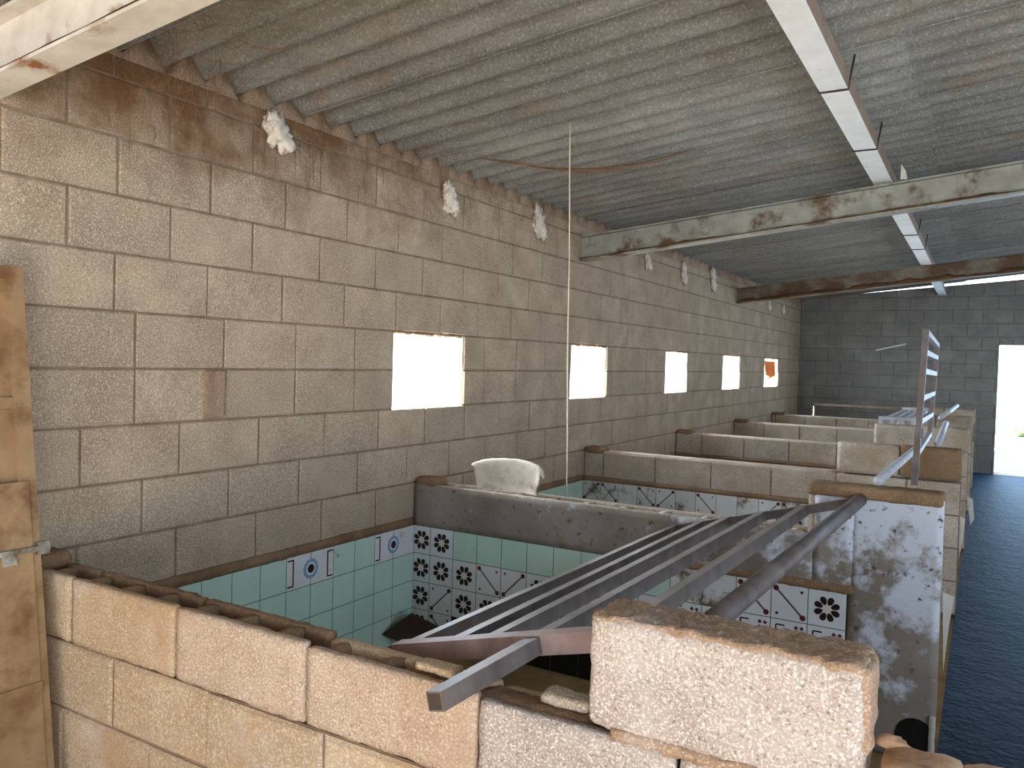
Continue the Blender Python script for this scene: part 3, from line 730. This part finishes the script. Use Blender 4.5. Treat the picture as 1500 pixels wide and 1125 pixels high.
tag(mb.build('cobweb'), 'brown dusty cobwebs hanging where the roof sheets meet the left wall', 'cobweb', kind='stuff')
# ------------------------------------------------------------------ small things
mb = MB(); n_ = Vector((.75, -.66, .12)).normalized()
c = Vector((.115, 3.285, .045)); u_ = Vector((.66, .75, 0)).normalized(); v_ = Vector((-.1, -.08, 1)).normalized()
vs = [c + u_ * a * .16 + v_ * b * .15 + n_ * o for o in (0, .012) for a, b in ((0, -.5), (1, .08), (0.02, .72), (-1, .05))]
mb.add(vs, [(3, 2, 1, 0), (4, 5, 6, 7)] + [(i, (i + 1) % 4, 4 + (i + 1) % 4, 4 + i) for i in range(4)], 'board')
tag(mb.build('corner_board', loc=c), 'dark brown board leaning in the tiled corner of the nearest pen', 'board')
mb = MB(); mb.rough(1.555, 1.66, 1.385, 1.43, .788, .806, 'penfront', .012, .005, .006, seed=31.); tag(mb.build('mortar_chunk', loc=(1.6, 1.4, .79)), 'loose mortar chunk on the front wall beside the protruding rail', 'rubble', 'mortar chunks on the front wall')
mb = MB(); mb.rough(1.86, 1.965, 1.40, 1.45, .784, .806, 'pen', .012, .005, .006, seed=41.); tag(mb.build('mortar_chunk', loc=(1.9, 1.42, .79)), 'flat mortar chunk on the front wall against the end block', 'rubble', 'mortar chunks on the front wall')
def sliver(p, label):
    mb = MB(); a, b, c_, d = [Vector(q) for q in p]; o = Vector((0, .014, 0))
    vs = [a, b, c_, d, a + o, b + o, c_ + o, d + o]; mb.add(vs, [(0, 1, 2, 3), (7, 6, 5, 4)] + [(i, 4 + i, 4 + (i + 1) % 4, (i + 1) % 4) for i in range(4)], 'plank')
    tag(mb.build('wood_slat', loc=a), label, 'slat', 'pale slats on the wall ends')
sliver(((2.497, 3.44, .63), (2.535, 3.44, .62), (2.522, 3.44, .50), (2.510, 3.44, .33)), 'long pale slat hanging on the end of the plastered pen wall')
sliver(((2.508, 5.535, .60), (2.535, 5.535, .585), (2.530, 5.535, .48), (2.512, 5.535, .34)), 'pale slat on the wall end below the raised brown block')
sliver(((2.518, 7.65, .44), (2.56, 7.65, .42), (2.575, 7.65, .26), (2.55, 7.65, .20)), 'small bent pale slat on a wall end by the aisle, farther back')
mb = MB(); mb.add([(2.128, 5.26, 2.60), (2.165, 5.27, 2.60), (2.155, 5.265, 2.65), (2.130, 5.26, 2.69), (2.128, 5.268, 2.60), (2.165, 5.278, 2.60), (2.155, 5.273, 2.65), (2.130, 5.268, 2.69)],
    [(0, 1, 2, 3), (7, 6, 5, 4), (0, 4, 5, 1), (1, 5, 6, 2), (2, 6, 7, 3), (3, 7, 4, 0)], 'plank')
tag(mb.build('sheet_shard', loc=(2.13, 5.26, 2.6)), 'pale broken shard standing on the middle beam beside the purlin', 'shard')
# orange cloth in the farthest opening
mb = MB(); vs = []; fs = []
for i in range(9):
    for j in range(13):
        y = 11.42 + .60 * i / 8 * (1 - .02 * j) + .1 * (j / 12); z = 1.555 - .27 * j / 12 * (1 - .5 * abs(i / 8 - .55))
        vs.append((-.045 + .010 * math.sin(i * 1.7) + .002 * j * math.sin(i), y, z))
W = 13; T = len(vs); vs += [(x - .004, y, z) for x, y, z in vs]
for i in range(8):
    for j in range(12): q = (i * W + j, i * W + j + 1, (i + 1) * W + j + 1, (i + 1) * W + j); fs.append(q); fs.append(tuple(T + k for k in q[::-1]))
mb.add(vs, fs, 'rag', 0, True); tag(mb.build('cloth_rag', loc=(-.045, 11.7, 1.5)), 'orange cloth hanging in the farthest wall opening', 'cloth')
# scrub out in the yard
mb = MB()
for k in range(3): mb.blob((3.2 + .5 * k, 22 + k, .25), (.5, .5, .3), 'leaf', .6, 6, 14, 9, seed=k)
tag(mb.build('low_shrub', loc=(3.2, 22, 0)), 'pale low scrub in the bright yard outside the far door', 'shrub')
